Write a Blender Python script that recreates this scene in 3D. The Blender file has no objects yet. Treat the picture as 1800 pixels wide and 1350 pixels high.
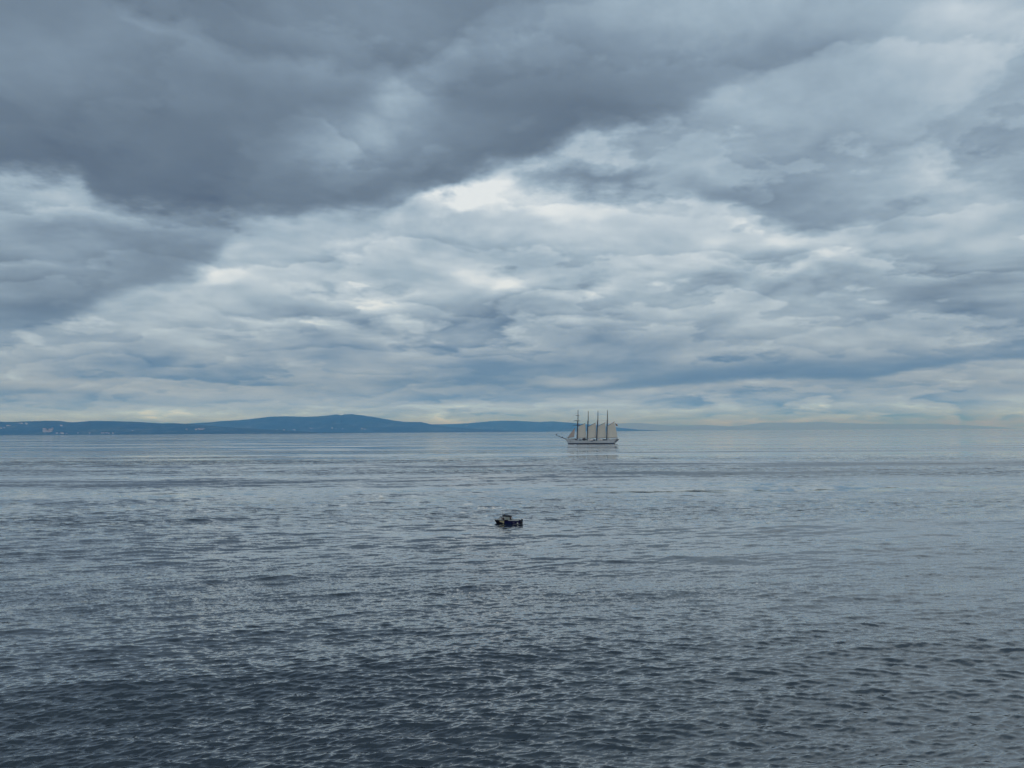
import bpy, bmesh, math, random
import numpy as np
from mathutils import Vector, Matrix, noise as mnoise

sc = bpy.context.scene
COL = sc.collection
R = math.radians

# ------------------------------------------------------------------ camera
FOC = 1360.0            # focal length in pixels of an 1800 wide frame
CAMH = 19.6             # metres above the sea
PITCH = math.degrees(math.atan(82.5 / FOC))
ROLL = -0.32
cam_data = bpy.data.cameras.new('camera')
cam_data.sensor_width = 36.0
cam_data.lens = 36.0 * FOC / 1800.0
cam_data.clip_start = 0.5
cam_data.clip_end = 200000.0
cam = bpy.data.objects.new('camera', cam_data)
COL.objects.link(cam)
CM = (Matrix.Translation((0, 0, CAMH)) @ Matrix.Rotation(R(90 + PITCH), 4, 'X')
      @ Matrix.Rotation(R(ROLL), 4, 'Z'))
cam.matrix_world = CM
sc.camera = cam
CR = CM.to_3x3()


def ray(px, py):
    """direction through a point of the 1800x1350 frame, scaled to y = 1"""
    d = CR @ Vector(((px - 900) / FOC, -(py - 675) / FOC, -1.0))
    return d / d.y


# ------------------------------------------------------------------ node helpers
class NT:
    def __init__(self, tree):
        self.t = tree

    def node(self, kind, **kw):
        n = self.t.nodes.new(kind)
        for k, v in kw.items():
            setattr(n, k, v)
        return n

    def put(self, sock, v):
        if isinstance(v, Sk):
            self.t.links.new(v.s, sock)
        elif v is not None:
            sock.default_value = v

    def math(self, op, a, b=None, c=None, clamp=False):
        n = self.node('ShaderNodeMath', operation=op, use_clamp=clamp)
        self.put(n.inputs[0], a)
        if b is not None: self.put(n.inputs[1], b)
        if c is not None: self.put(n.inputs[2], c)
        return Sk(self, n.outputs[0])

    def vmath(self, op, a, b=None, scale=None):
        n = self.node('ShaderNodeVectorMath', operation=op)
        self.put(n.inputs[0], a)
        if b is not None: self.put(n.inputs[1], b)
        if scale is not None: self.put(n.inputs['Scale'], scale)
        return Sk(self, n.outputs['Value' if op in ('LENGTH', 'DOT_PRODUCT') else 'Vector'])

    def sep(self, v):
        n = self.node('ShaderNodeSeparateXYZ')
        self.put(n.inputs[0], v)
        return [Sk(self, o) for o in n.outputs]

    def comb(self, x, y, z=0.0):
        n = self.node('ShaderNodeCombineXYZ')
        for i, v in enumerate((x, y, z)):
            self.put(n.inputs[i], v)
        return Sk(self, n.outputs[0])

    def noise(self, v, scale, detail=4, rough=0.5, lac=2.0, dist=0.0, color=False):
        n = self.node('ShaderNodeTexNoise')
        n.noise_dimensions = '3D'
        self.put(n.inputs['Vector'], v)
        n.inputs['Scale'].default_value = scale
        n.inputs['Detail'].default_value = detail
        n.inputs['Roughness'].default_value = rough
        n.inputs['Lacunarity'].default_value = lac
        n.inputs['Distortion'].default_value = dist
        return Sk(self, n.outputs['Color' if color else 'Fac'])

    def smooth(self, v, a, b, lo=0.0, hi=1.0):
        n = self.node('ShaderNodeMapRange', interpolation_type='SMOOTHSTEP', clamp=True)
        for i, q in enumerate((v, a, b, lo, hi)):
            self.put(n.inputs[i], q)
        return Sk(self, n.outputs[0])

    def ramp(self, v, stops, interp='LINEAR'):
        n = self.node('ShaderNodeValToRGB')
        cr = n.color_ramp
        cr.interpolation = interp
        while len(cr.elements) < len(stops):
            cr.elements.new(0.5)
        for e, (p, c) in zip(cr.elements, stops):
            e.position = p
            e.color = (*c, 1)
        self.put(n.inputs[0], v)
        return Sk(self, n.outputs[0])

    def curve(self, v, pts):
        n = self.node('ShaderNodeFloatCurve')
        cv = n.mapping.curves[0]
        while len(cv.points) < len(pts):
            cv.points.new(0.5, 0.5)
        for p, (x, y) in zip(cv.points, pts):
            p.location = (x, y)
            p.handle_type = 'AUTO_CLAMPED'
        n.mapping.update()
        self.put(n.inputs['Value'], v)
        return Sk(self, n.outputs[0])

    def mix(self, f, a, b):
        n = self.node('ShaderNodeMix', data_type='RGBA')
        self.put(n.inputs[0], f)
        self.put(n.inputs[6], a)
        self.put(n.inputs[7], b)
        return Sk(self, n.outputs[2])


class Sk:
    def __init__(self, nt, s):
        self.nt, self.s = nt, s
    def __add__(self, o): return self.nt.math('ADD', self, o)
    __radd__ = __add__
    def __sub__(self, o): return self.nt.math('SUBTRACT', self, o)
    def __rsub__(self, o): return self.nt.math('SUBTRACT', o, self)
    def __mul__(self, o): return self.nt.math('MULTIPLY', self, o)
    __rmul__ = __mul__
    def __truediv__(self, o): return self.nt.math('DIVIDE', self, o)
    def __rtruediv__(self, o): return self.nt.math('DIVIDE', o, self)


def lin(r, g, b):
    f = lambda c: (c / 255 / 12.92) if c / 255 <= 0.04045 else ((c / 255 + 0.055) / 1.055) ** 2.4
    return (f(r), f(g), f(b))


# ------------------------------------------------------------------ world: overcast sky
SUN_EL, SUN_AZ = 26.0, 170.0      # degrees; azimuth from +Y towards +X
world = bpy.data.worlds.new('World')
sc.world = world
world.use_nodes = True
wt = world.node_tree
wt.nodes.clear()
W = NT(wt)
tc = W.node('ShaderNodeTexCoord')
D = Sk(W, tc.outputs['Generated'])
dx, dy, dz = W.sep(D)
up = W.math('MAXIMUM', dz, 0.0)
# where the ray meets the cloud deck
den = up + 0.19
P = W.comb(dx / den, dy / den, 0.0)
fy = W.math('MAXIMUM', dy, 0.25)
front = W.smooth(dy, 0.15, 0.5)
# sky positions are given as (u, v) = tangents of the bearing and of the height, in thousandths of the frame
U0 = dx / fy * 1360.0 + 900.0
V0 = 757.0 - up / fy * 1360.0
warpA = W.noise(P, 1.1, 6, 0.55, color=True)
warpB = W.noise(W.comb(dx / den, dy / den, 3.7), 4.5, 5, 0.6, color=True)
wx, wy, _ = W.sep(warpA)
wx2, wy2, _ = W.sep(warpB)
height = W.smooth(V0, 757.0, 250.0, 0.06, 1.0)
U = U0 + (wx - 0.5) * height * 240.0 + (wx2 - 0.5) * height * 130.0
V = V0 + (wy - 0.5) * height * 130.0 + (wy2 - 0.5) * height * 125.0
UN = (U + 600.0) / 3000.0


def cu(pts, s=800.0):
    return [((x + 600) / 3000.0, y / s) for x, y in pts]


def bank(edge, amp, A, decay, floor, soft, rim=0.0, rimw=25.0):
    """a bank of cloud: dark along its lower edge, lighter upwards, a bright gap beneath"""
    e = W.curve(UN, cu(edge)) * 800.0
    a = W.curve(UN, cu(amp, 1.0))
    d = e - V
    s = W.smooth(d, -soft, soft * 1.6)
    dp = W.math('MAXIMUM', d, 0.0)
    f = W.math('EXPONENT', dp * (-1.0 / decay)) * (1 - floor) + floor
    out = s * f * (-A)
    if rim:
        r = W.math('EXPONENT', W.math('ABSOLUTE', d) * (-1.0 / rimw)) * (1 - s) * rim
        out = out + r
    return out * a


def blob(x, y, sx, sy, amp, ang=0.0):
    m = W.node('ShaderNodeMapping', vector_type='TEXTURE')
    W.put(m.inputs['Vector'], UV)
    m.inputs['Location'].default_value = (x, y, 0)
    m.inputs['Rotation'].default_value = (0, 0, R(ang))
    m.inputs['Scale'].default_value = (sx * 1.8, sy * 1.8, 1)
    l = W.vmath('LENGTH', Sk(W, m.outputs[0]))
    return W.smooth(l, 1.0, 0.0, 0.0, amp)


UV = W.comb(U, V, 0.0)
terms = [
    # the great dark bank across the upper left
    bank([(-600, 330), (0, 312), (110, 322), (200, 365), (320, 374), (430, 378), (560, 358), (720, 335), (830, 298), (930, 270),
          (1060, 232), (1240, 190), (1400, 135), (1540, 75), (1640, 10), (2400, 0)],
         [(-600, 1), (900, 1), (1150, 0.66), (1400, 0.32), (1640, 0.2), (2400, 0.2)], 0.42, 120.0, 0.66, 24.0, 0.12, 22.0),
    # the bank beneath it on the left
    bank([(-600, 600), (0, 590), (110, 572), (200, 530), (290, 500), (360, 476), (420, 440), (470, 400), (2400, 380)],
         [(-600, 1), (330, 1), (400, 0.7), (480, 0.0), (2400, 0)], 0.40, 125.0, 0.0, 20.0, 0.06, 26.0),
    # the long streak on the right
    bank([(-600, 300), (900, 322), (1000, 338), (1150, 362), (1280, 372), (1360, 396), (1480, 408), (1640, 416), (1800, 430), (2400, 470)],
         [(-600, 0), (880, 0.0), (1000, 0.25), (1220, 0.8), (1360, 1), (1560, 0.8), (1720, 0.35), (2400, 0.3)], 0.29, 66.0, 0.0, 16.0, 0.12, 22.0),
    # low blue bank, right
    bank([(-600, 690), (900, 700), (1150, 684), (1350, 672), (1500, 672), (1640, 652), (1800, 640), (2400, 620)],
         [(-600, 0.2), (900, 0.45), (1180, 0.95), (1560, 1.0), (1800, 0.8), (2400, 0.5)], 0.50, 28.0, 0.0, 7.0, 0.10, 10.0),
    # small banks in the middle
    bank([(-600, 500), (840, 492), (940, 508), (1010, 524), (1070, 508), (1150, 480), (2400, 480)],
         [(-600, 0), (780, 0), (900, 0.7), (1010, 1), (1090, 0.3), (1180, 0), (2400, 0)], 0.22, 55.0, 0.0, 8.0, 0.10, 14.0),
    bank([(-600, 640), (60, 655), (180, 664), (270, 656), (360, 630), (2400, 600)],
         [(-600, 0), (60, 0.1), (150, 1), (270, 1), (380, 0), (2400, 0)], 0.25, 30.0, 0.0, 8.0, 0.06, 12.0),
]
BL = [
    (1000, 450, 420, 100, 0.13, 0), (500, 560, 380, 90, 0.07, 0), (1500, 560, 400, 110, 0.05, 0), (1150, 650, 650, 40, -0.14, 0),
    # x, y, sx, sy, amp, angle
    (650, 210, 125, 52, 0.33, -22), (760, 250, 150, 40, 0.10, -15), (110, 60, 190, 60, 0.10, 0), (700, 50, 260, 60, 0.07, 0),
    (130, 230, 170, 55, -0.06, 0), (1130, 40, 260, 50, 0.09, 0),
    (1700, 60, 170, 60, 0.13, -12), (1330, 120, 140, 45, -0.06, 0), 
    (1690, 215, 160, 30, -0.07, 5), (1500, 250, 160, 32, -0.07, 3),
    (1050, 300, 95, 20, -0.26, -6), (930, 350, 190, 22, 0.27, 8), (820, 325, 80, 18, 0.22, -14), (1090, 265, 150, 26, 0.10, -5), (1250, 300, 70, 14, 0.10, 6),
    (1290, 385, 140, 22, 0.18, 12), (1650, 335, 160, 26, 0.13, -3), (1760, 380, 110, 40, 0.12, 20), (1120, 420, 220, 40, 0.14, 4),
    (560, 450, 180, 40, 0.12, -8), (385, 482, 60, 12, 0.13, -16), (60, 350, 110, 25, 0.14, 8), (230, 390, 120, 20, 0.08, 8),
    (900, 440, 110, 22, -0.10, 8), (820, 560, 120, 35, -0.05, 0), (1330, 480, 130, 30, -0.15, -4), (1530, 480, 120, 30, -0.13, 0), (1700, 520, 120, 34, -0.12, 0),
    (450, 545, 130, 18, 0.10, 12), (330, 590, 90, 22, 0.12, 20), (120, 610, 130, 20, 0.10, -8), (550, 585, 90, 25, -0.08, 20),
    (690, 560, 80, 20, 0.08, 30), (770, 585, 50, 12, 0.10, 20), (650, 590, 60, 26, -0.10, 40),
    (1180, 500, 60, 14, 0.12, 0), (960, 585, 150, 25, -0.17, 0), (1150, 590, 160, 25, -0.07, 0), (1360, 605, 130, 17, 0.20, 0), (1250, 620, 120, 14, 0.08, 0),
    (1650, 600, 150, 18, 0.07, -6), (860, 640, 110, 18, -0.16, 0), (1000, 672, 110, 9, 0.15, 0),
    (600, 620, 120, 16, -0.08, -5), (370, 683, 90, 9, 0.16, 0), (500, 640, 100, 12, 0.10, -6), (430, 704, 60, 4, -0.22, 0), (60, 682, 60, 5, -0.20, 0),
    (40, 700, 80, 6, -0.18, 0), (220, 700, 120, 6, -0.08, 0), (1700, 680, 130, 16, 0.12, -4), (1060, 712, 200, 5, 0.16, 0), (1400, 707, 160, 7, -0.10, 0),
    (1650, 715, 120, 8, -0.14, 0), (1250, 690, 120, 6, -0.10, 0), (150, 725, 260, 7, 0.18, 0), (750, 700, 180, 5, -0.12, 0),
]
acc = None
for b in BL:
    t = blob(*b)
    acc = t if acc is None else acc + t
for t in terms:
    acc = acc + t
acc = acc * front
# cloud texture on the deck: overlapping banks, each darkest along its far edge, with ragged borders
soft_n = W.noise(P, 0.85, 2, 0.5)
rag = W.noise(W.comb(dx / den, dy / den, 21.0), 3.2, 8, 0.60)
rad = dy / den
t1 = rad * 1.15 + soft_n * 5.0 + (rag - 0.5) * 1.5
f1 = W.math('FRACT', t1)
lay = W.math('POWER', f1, 1.4) * (1 - W.smooth(f1, 0.86, 1.0))
hl = W.math('EXPONENT', f1 * -5.0) * W.smooth(f1, 0.0, 0.10)
sel = W.smooth(W.noise(W.comb(dx / den, dy / den, 40.0), 1.1, 2, 0.5), 0.38, 0.62, 0.15, 1.0)
soft_m = W.noise(W.comb(dx / den * 0.8, dy / den, 31.0), 2.1, 3, 0.5)
rag2 = W.noise(W.comb(dx / den, dy / den, 51.0), 8.0, 7, 0.6)
t2 = rad * 2.1 + soft_m * 4.0 + (rag2 - 0.5) * 1.2
f2 = W.math('FRACT', t2)
lay2 = W.math('POWER', f2, 1.3) * (1 - W.smooth(f2, 0.84, 1.0))
n1 = W.noise(P, 1.5, 9, 0.56, dist=0.35)
n2 = W.noise(W.vmath('SCALE', P, scale=1.05), 1.5, 9, 0.56, dist=0.35)
tex = (hl * 0.16 - lay * 0.24 + 0.05) * sel - (lay2 - 0.3) * 0.13 + (n1 - 0.5) * 0.34 + (n1 - n2) * 0.65 + (rag2 - 0.5) * 0.12
calm = W.smooth(acc, -0.34, -0.05, 0.28, 1.0)      # the dark bank is smoother
T = acc + tex * calm * W.smooth(V0, 300.0, 520.0, 1.0, 1.35) + W.smooth(dy, 0.5, 0.1, 0.58, 0.50)
T = T - W.smooth(up, 0.40, 1.0, 0.0, 0.16) + W.smooth(up, 0.44, 0.60, 0.0, 0.08) + W.smooth(U0, 500.0, 1700.0, 0.0, 0.20) * W.smooth(V0, 120.0, -100.0) * W.smooth(up, 0.92, 0.5)
high = W.ramp(T, [(0.0, lin(78, 92, 110)), (0.22, lin(104, 120, 136)), (0.42, lin(132, 151, 169)), (0.62, lin(160, 180, 196)),
                  (0.82, lin(194, 208, 219)), (1.0, lin(228, 235, 239))])
low = W.ramp(T, [(0.0, lin(78, 112, 150)), (0.25, lin(103, 133, 164)), (0.45, lin(136, 157, 179)), (0.65, lin(155, 172, 189)),
                 (0.85, lin(172, 192, 208)), (1.0, lin(204, 214, 217))])
cloud = W.mix(W.smooth(V0, 470.0, 670.0), high, low)
cloud = W.vmath('MULTIPLY', cloud, W.mix(W.smooth(V0, 670.0, 745.0), (1, 1, 1, 1), (1.06, 1.26, 1.60, 1)))
cloud = W.vmath('SCALE', cloud, scale=W.smooth(up, 0.50, 1.0, 10.0, 7.5))
sky = W.node('ShaderNodeTexSky', sky_type='NISHITA', sun_disc=False)
sky.sun_elevation = R(SUN_EL)
sky.sun_rotation = R(SUN_AZ)
sky.altitude = 20
cover = W.mix(0.96, Sk(W, sky.outputs[0]), cloud)
bg = W.node('ShaderNodeBackground')
W.put(bg.inputs['Color'], cover)
bg.inputs['Strength'].default_value = 0.1
wo = W.node('ShaderNodeOutputWorld')
wt.links.new(bg.outputs[0], wo.inputs['Surface'])
world.cycles.sampling_method = 'MANUAL'
world.cycles.sample_map_resolution = 512

sun_data = bpy.data.lights.new('sun', 'SUN')
sun_data.energy = 1.3
sun_data.angle = R(25)
sun_data.color = (1.0, 0.975, 0.94)
sun = bpy.data.objects.new('sun', sun_data)
COL.objects.link(sun)
sd = Vector((math.sin(R(SUN_AZ)) * math.cos(R(SUN_EL)), math.cos(R(SUN_AZ)) * math.cos(R(SUN_EL)), math.sin(R(SUN_EL))))
sun.rotation_euler = sd.to_track_quat('Z', 'Y').to_euler()

sc.view_settings.view_transform = 'Standard'
sc.view_settings.look = 'None'
sc.view_settings.exposure = 0.0
sc.view_settings.gamma = 1.0
sc.view_settings.use_curve_mapping = False
sc.cycles.use_denoising = True
sc.cycles.denoising_prefilter = 'ACCURATE'
sc.cycles.max_bounces = 6
sc.cycles.volume_bounces = 3
sc.cycles.glossy_bounces = 2
sc.cycles.diffuse_bounces = 2


# ------------------------------------------------------------------ materials
def mat(name, col, rough=0.6, var=0.12, scale=3.0, metallic=0.0, spec=0.5, build=None):
    m = bpy.data.materials.new(name)
    m.use_nodes = True
    T_ = NT(m.node_tree)
    b = m.node_tree.nodes['Principled BSDF']
    b.inputs['Roughness'].default_value = rough
    b.inputs['Metallic'].default_value = metallic
    b.inputs['Specular IOR Level'].default_value = spec
    tcn = T_.node('ShaderNodeTexCoord')
    o = Sk(T_, tcn.outputs['Object'])
    if build:
        c = build(T_, o)
    else:
        n = T_.noise(o, scale, 5, 0.6)
        c = T_.mix(n, tuple(v * (1 - var) for v in col) + (1,), tuple(min(1, v * (1 + var)) for v in col) + (1,))
    T_.put(b.inputs['Base Color'], c)
    return m


# ------------------------------------------------------------------ object helpers
def link(name, me, m=None, parent=None, loc=None, rotz=None):
    o = bpy.data.objects.new(name, me)
    COL.objects.link(o)
    if m is not None and me is not None:
        for q in (m if isinstance(m, (list, tuple)) else [m]):
            me.materials.append(q)
    if parent is not None:
        o.parent = parent
    if loc is not None:
        o.location = loc
    if rotz is not None:
        o.rotation_euler.z = rotz
    return o


def tag(o, label=None, cat=None, group=None, kind=None):
    if label: o['label'] = label
    if cat: o['category'] = cat
    if group: o['group'] = group
    if kind: o['kind'] = kind
    return o


def mesh_from(name, verts, faces, smooth=True):
    me = bpy.data.meshes.new(name)
    me.from_pydata([tuple(v) for v in verts], [], faces)
    me.validate()
    me.update()
    if smooth:
        me.polygons.foreach_set('use_smooth', [True] * len(me.polygons))
    return me


class MB:
    def __init__(self):
        self.v, self.f, self.mi = [], [], []

    def add(self, vs, fs, mi=0):
        b = len(self.v)
        self.v += [tuple(v) for v in vs]
        self.f += [tuple(i + b for i in f) for f in fs]
        self.mi += [mi] * len(fs)

    def box(self, c, s, rz=0.0, taper=1.0, bev=0.0, mi=0):
        cx, cy, cz = c
        sx, sy, sz = (q / 2 for q in s)
        b = min(bev, sx, sy)
        ring = [(-sx + b, -sy), (sx - b, -sy), (sx, -sy + b), (sx, sy - b), (sx - b, sy), (-sx + b, sy), (-sx, sy - b), (-sx, -sy + b)] if b > 0 \
            else [(-sx, -sy), (sx, -sy), (sx, sy), (-sx, sy)]
        n = len(ring)
        cr, sr = math.cos(rz), math.sin(rz)
        vs = []
        for z, k in ((-sz, 1.0), (sz, taper)):
            for x, y in ring:
                x, y = x * k, y * k
                vs.append((cx + x * cr - y * sr, cy + x * sr + y * cr, cz + z))
        fs = [tuple(range(n))[::-1], tuple(range(n, 2 * n))]
        fs += [(i, (i + 1) % n, n + (i + 1) % n, n + i) for i in range(n)]
        self.add(vs, fs, mi)

    def tube(self, pts, rads, seg=10, mi=0):
        pts = [Vector(p) for p in pts]
        if not isinstance(rads, (list, tuple)):
            rads = [rads] * len(pts)
        vs, fs = [], []
        for i, p in enumerate(pts):
            a = pts[max(i - 1, 0)]
            b = pts[min(i + 1, len(pts) - 1)]
            d = (b - a).normalized()
            h = Vector((0, 0, 1)) if abs(d.z) < 0.9 else Vector((0, 1, 0))
            s = d.cross(h).normalized()
            t = s.cross(d).normalized()
            for k in range(seg):
                an = 2 * math.pi * k / seg
                vs.append(p + (s * math.cos(an) + t * math.sin(an)) * rads[i])
        for i in range(len(pts) - 1):
            for k in range(seg):
                a, b = i * seg + k, i * seg + (k + 1) % seg
                fs.append((a, a + seg, b + seg, b))
        fs.append(tuple(range(seg)))
        fs.append(tuple(range((len(pts) - 1) * seg, len(pts) * seg))[::-1])
        self.add(vs, fs, mi)

    def prism(self, outline, y0, y1, mi=0):
        """outline in (x, z), extruded across y"""
        n = len(outline)
        vs = [(x, y0, z) for x, z in outline] + [(x, y1, z) for x, z in outline]
        fs = [tuple(range(n)), tuple(range(n, 2 * n))[::-1]]
        fs += [(i, n + i, n + (i + 1) % n, (i + 1) % n) for i in range(n)]
        self.add(vs, fs, mi)

    def ball(self, c, r, seg=10, rings=7, sq=(1, 1, 1), mi=0):
        vs = [(c[0], c[1], c[2] - r * sq[2])]
        for j in range(1, rings):
            ph = -math.pi / 2 + math.pi * j / rings
            for k in range(seg):
                a = 2 * math.pi * k / seg
                vs.append((c[0] + r * sq[0] * math.cos(ph) * math.cos(a), c[1] + r * sq[1] * math.cos(ph) * math.sin(a), c[2] + r * sq[2] * math.sin(ph)))
        vs.append((c[0], c[1], c[2] + r * sq[2]))
        fs = [(0, 1 + (k + 1) % seg, 1 + k) for k in range(seg)]
        for j in range(rings - 2):
            for k in range(seg):
                a, b = 1 + j * seg + k, 1 + j * seg + (k + 1) % seg
                fs.append((a, b, b + seg, a + seg))
        l = len(vs) - 1
        q = 1 + (rings - 2) * seg
        fs += [(q + k, q + (k + 1) % seg, l) for k in range(seg)]
        self.add(vs, fs, mi)

    def build(self, name, m, parent=None, smooth=False, loc=None):
        me = mesh_from(name, self.v, self.f, smooth)
        if len(me.polygons) == len(self.mi):
            me.polygons.foreach_set('material_index', self.mi)
        bm = bmesh.new(); bm.from_mesh(me)
        bmesh.ops.recalc_face_normals(bm, faces=bm.faces)
        bm.to_mesh(me); bm.free()
        return link(name, me, m, parent, loc)


# ------------------------------------------------------------------ the sea
_b = ray(893, 922)
BOAT_Y = -CAMH / _b.z
BOAT_X = _b.x * BOAT_Y
BOAT_R = math.atan2(-BOAT_X, BOAT_Y) - R(12)


def build_sea():
    rng = np.random.default_rng(7)
    # rows: distance from the foot of the camera
    rows = [0.0, 8.0, 16.0, 24.0, 30.0, 34.0]
    r = 38.0
    while r < 49000.0:
        rows.append(r)
        r += min(max(r * r / 42000.0, 0.065), r * 0.045)
    rows = np.array(rows + [51000.0])
    a_front = np.arange(-44.0, 44.0001, 0.072)
    a_l = np.concatenate([np.arange(-180, -60, 6.0), np.arange(-60, -44, 1.0)])
    a_r = -a_l[::-1][:-1]
    ang = np.radians(np.concatenate([a_l, a_front, a_r]))      # -180 .. < 180
    nr, na = len(rows), len(ang)
    RR, AA = np.meshgrid(rows, ang, indexing='ij')
    X = (RR * np.sin(AA)).ravel()
    Y = (RR * np.cos(AA)).ravel()
    RF = RR.ravel()
    sp = np.maximum(RF * RF / 42000.0, RF * math.radians(0.072))
    Z = np.zeros_like(X); DX = np.zeros_like(X); DY = np.zeros_like(X)
    near = np.where((RF < 1500) & (RF > 20))[0]
    xs, ys, ss = X[near], Y[near], sp[near]
    z = np.zeros_like(xs); ddx = np.zeros_like(xs); ddy = np.zeros_like(xs)
    # gusts: places where the short waves stand higher
    g = np.zeros_like(xs)
    for _ in range(14):
        kx, ky = rng.normal(0, 1 / 60.0), rng.normal(0, 1 / 22.0)
        g += np.sin(kx * xs + ky * ys + rng.uniform(0, 6.28))
    g = 1.0 + 0.28 * g / math.sqrt(7.0)
    g = np.clip(g, 0.40, 1.35)
    NW = 135
    lam = np.concatenate([np.exp(np.linspace(math.log(0.29), math.log(24.0), NW - 4)), [27.0, 33.0, 38.0, 46.0]])
    for i, L in enumerate(lam):
        L *= rng.uniform(0.95, 1.05)
        spread = 20.0 if L < 8 else 12.0
        th = math.radians(rng.normal(-90 + 12, spread))
        k = 2 * math.pi / L
        slope = 0.068 if L < 0.8 else (0.050 if L < 1.7 else 0.026) if L < 4.0 else (0.012 if L < 25 else 0.015)
        A = slope / k
        w = np.clip((L / (ss * 2.0) - 1.0), 0, 1) * np.clip((1500 - RF[near]) / 500, 0, 1)
        if L < 6: w = w * g
        ph = k * (math.cos(th) * xs + math.sin(th) * ys) + rng.uniform(0, 6.28)
        s, c = np.sin(ph), np.cos(ph)
        z += A * w * s
        q = 0.62
        ddx += q * A * w * c * math.cos(th)
        ddy += q * A * w * c * math.sin(th)
    # wake of the motor boat
    qx = (xs - BOAT_X) * math.cos(BOAT_R) + (ys - BOAT_Y) * math.sin(BOAT_R)
    qy = -(xs - BOAT_X) * math.sin(BOAT_R) + (ys - BOAT_Y) * math.cos(BOAT_R)
    aft = np.clip((qx + 1.5) / 2.5, 0, 1) * np.exp(-np.clip(qx, 0, None) / 16.0)
    arm = np.exp(-((np.abs(qy) - 0.6 - 0.30 * np.clip(qx + 2.5, 0, None)) / 0.7) ** 2)
    z += 0.07 * aft * arm * np.sin(2.6 * (qx * 0.55 + np.abs(qy)))
    z += 0.05 * aft * np.exp(-(qy / 0.9) ** 2) * np.sin(2.2 * qx)
    Z[near] = z; DX[near] = ddx; DY[near] = ddy
    co = np.stack([X + DX, Y + DY, Z], 1).astype(np.float32)
    i = np.arange(1, nr - 1)[:, None] * na
    j = np.arange(na)[None, :]
    jn = (j + 1) % na
    quads = np.stack([i + j, i + jn, i + na + jn, i + na + j], -1).reshape(-1, 4)[:, ::-1]
    # the innermost disc closes on one vertex
    j = np.arange(na)
    tris = np.stack([np.zeros(na, int), na + (j + 1) % na, na + j], 1)
    nq, ntr = len(quads), len(tris)
    me = bpy.data.meshes.new('sea')
    me.vertices.add(len(co)); me.vertices.foreach_set('co', co.ravel())
    me.loops.add(nq * 4 + ntr * 3)
    me.loops.foreach_set('vertex_index', np.concatenate([quads.ravel(), tris.ravel()]).astype(np.int32))
    me.polygons.add(nq + ntr)
    starts = np.concatenate([np.arange(nq) * 4, nq * 4 + np.arange(ntr) * 3]).astype(np.int32)
    me.polygons.foreach_set('loop_start', starts)
    me.polygons.foreach_set('use_smooth', np.ones(nq + ntr, bool))
    me.update(calc_edges=True)
    if me.polygons[nq // 2].normal.z < 0:
        me.flip_normals()
    return me


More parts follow.
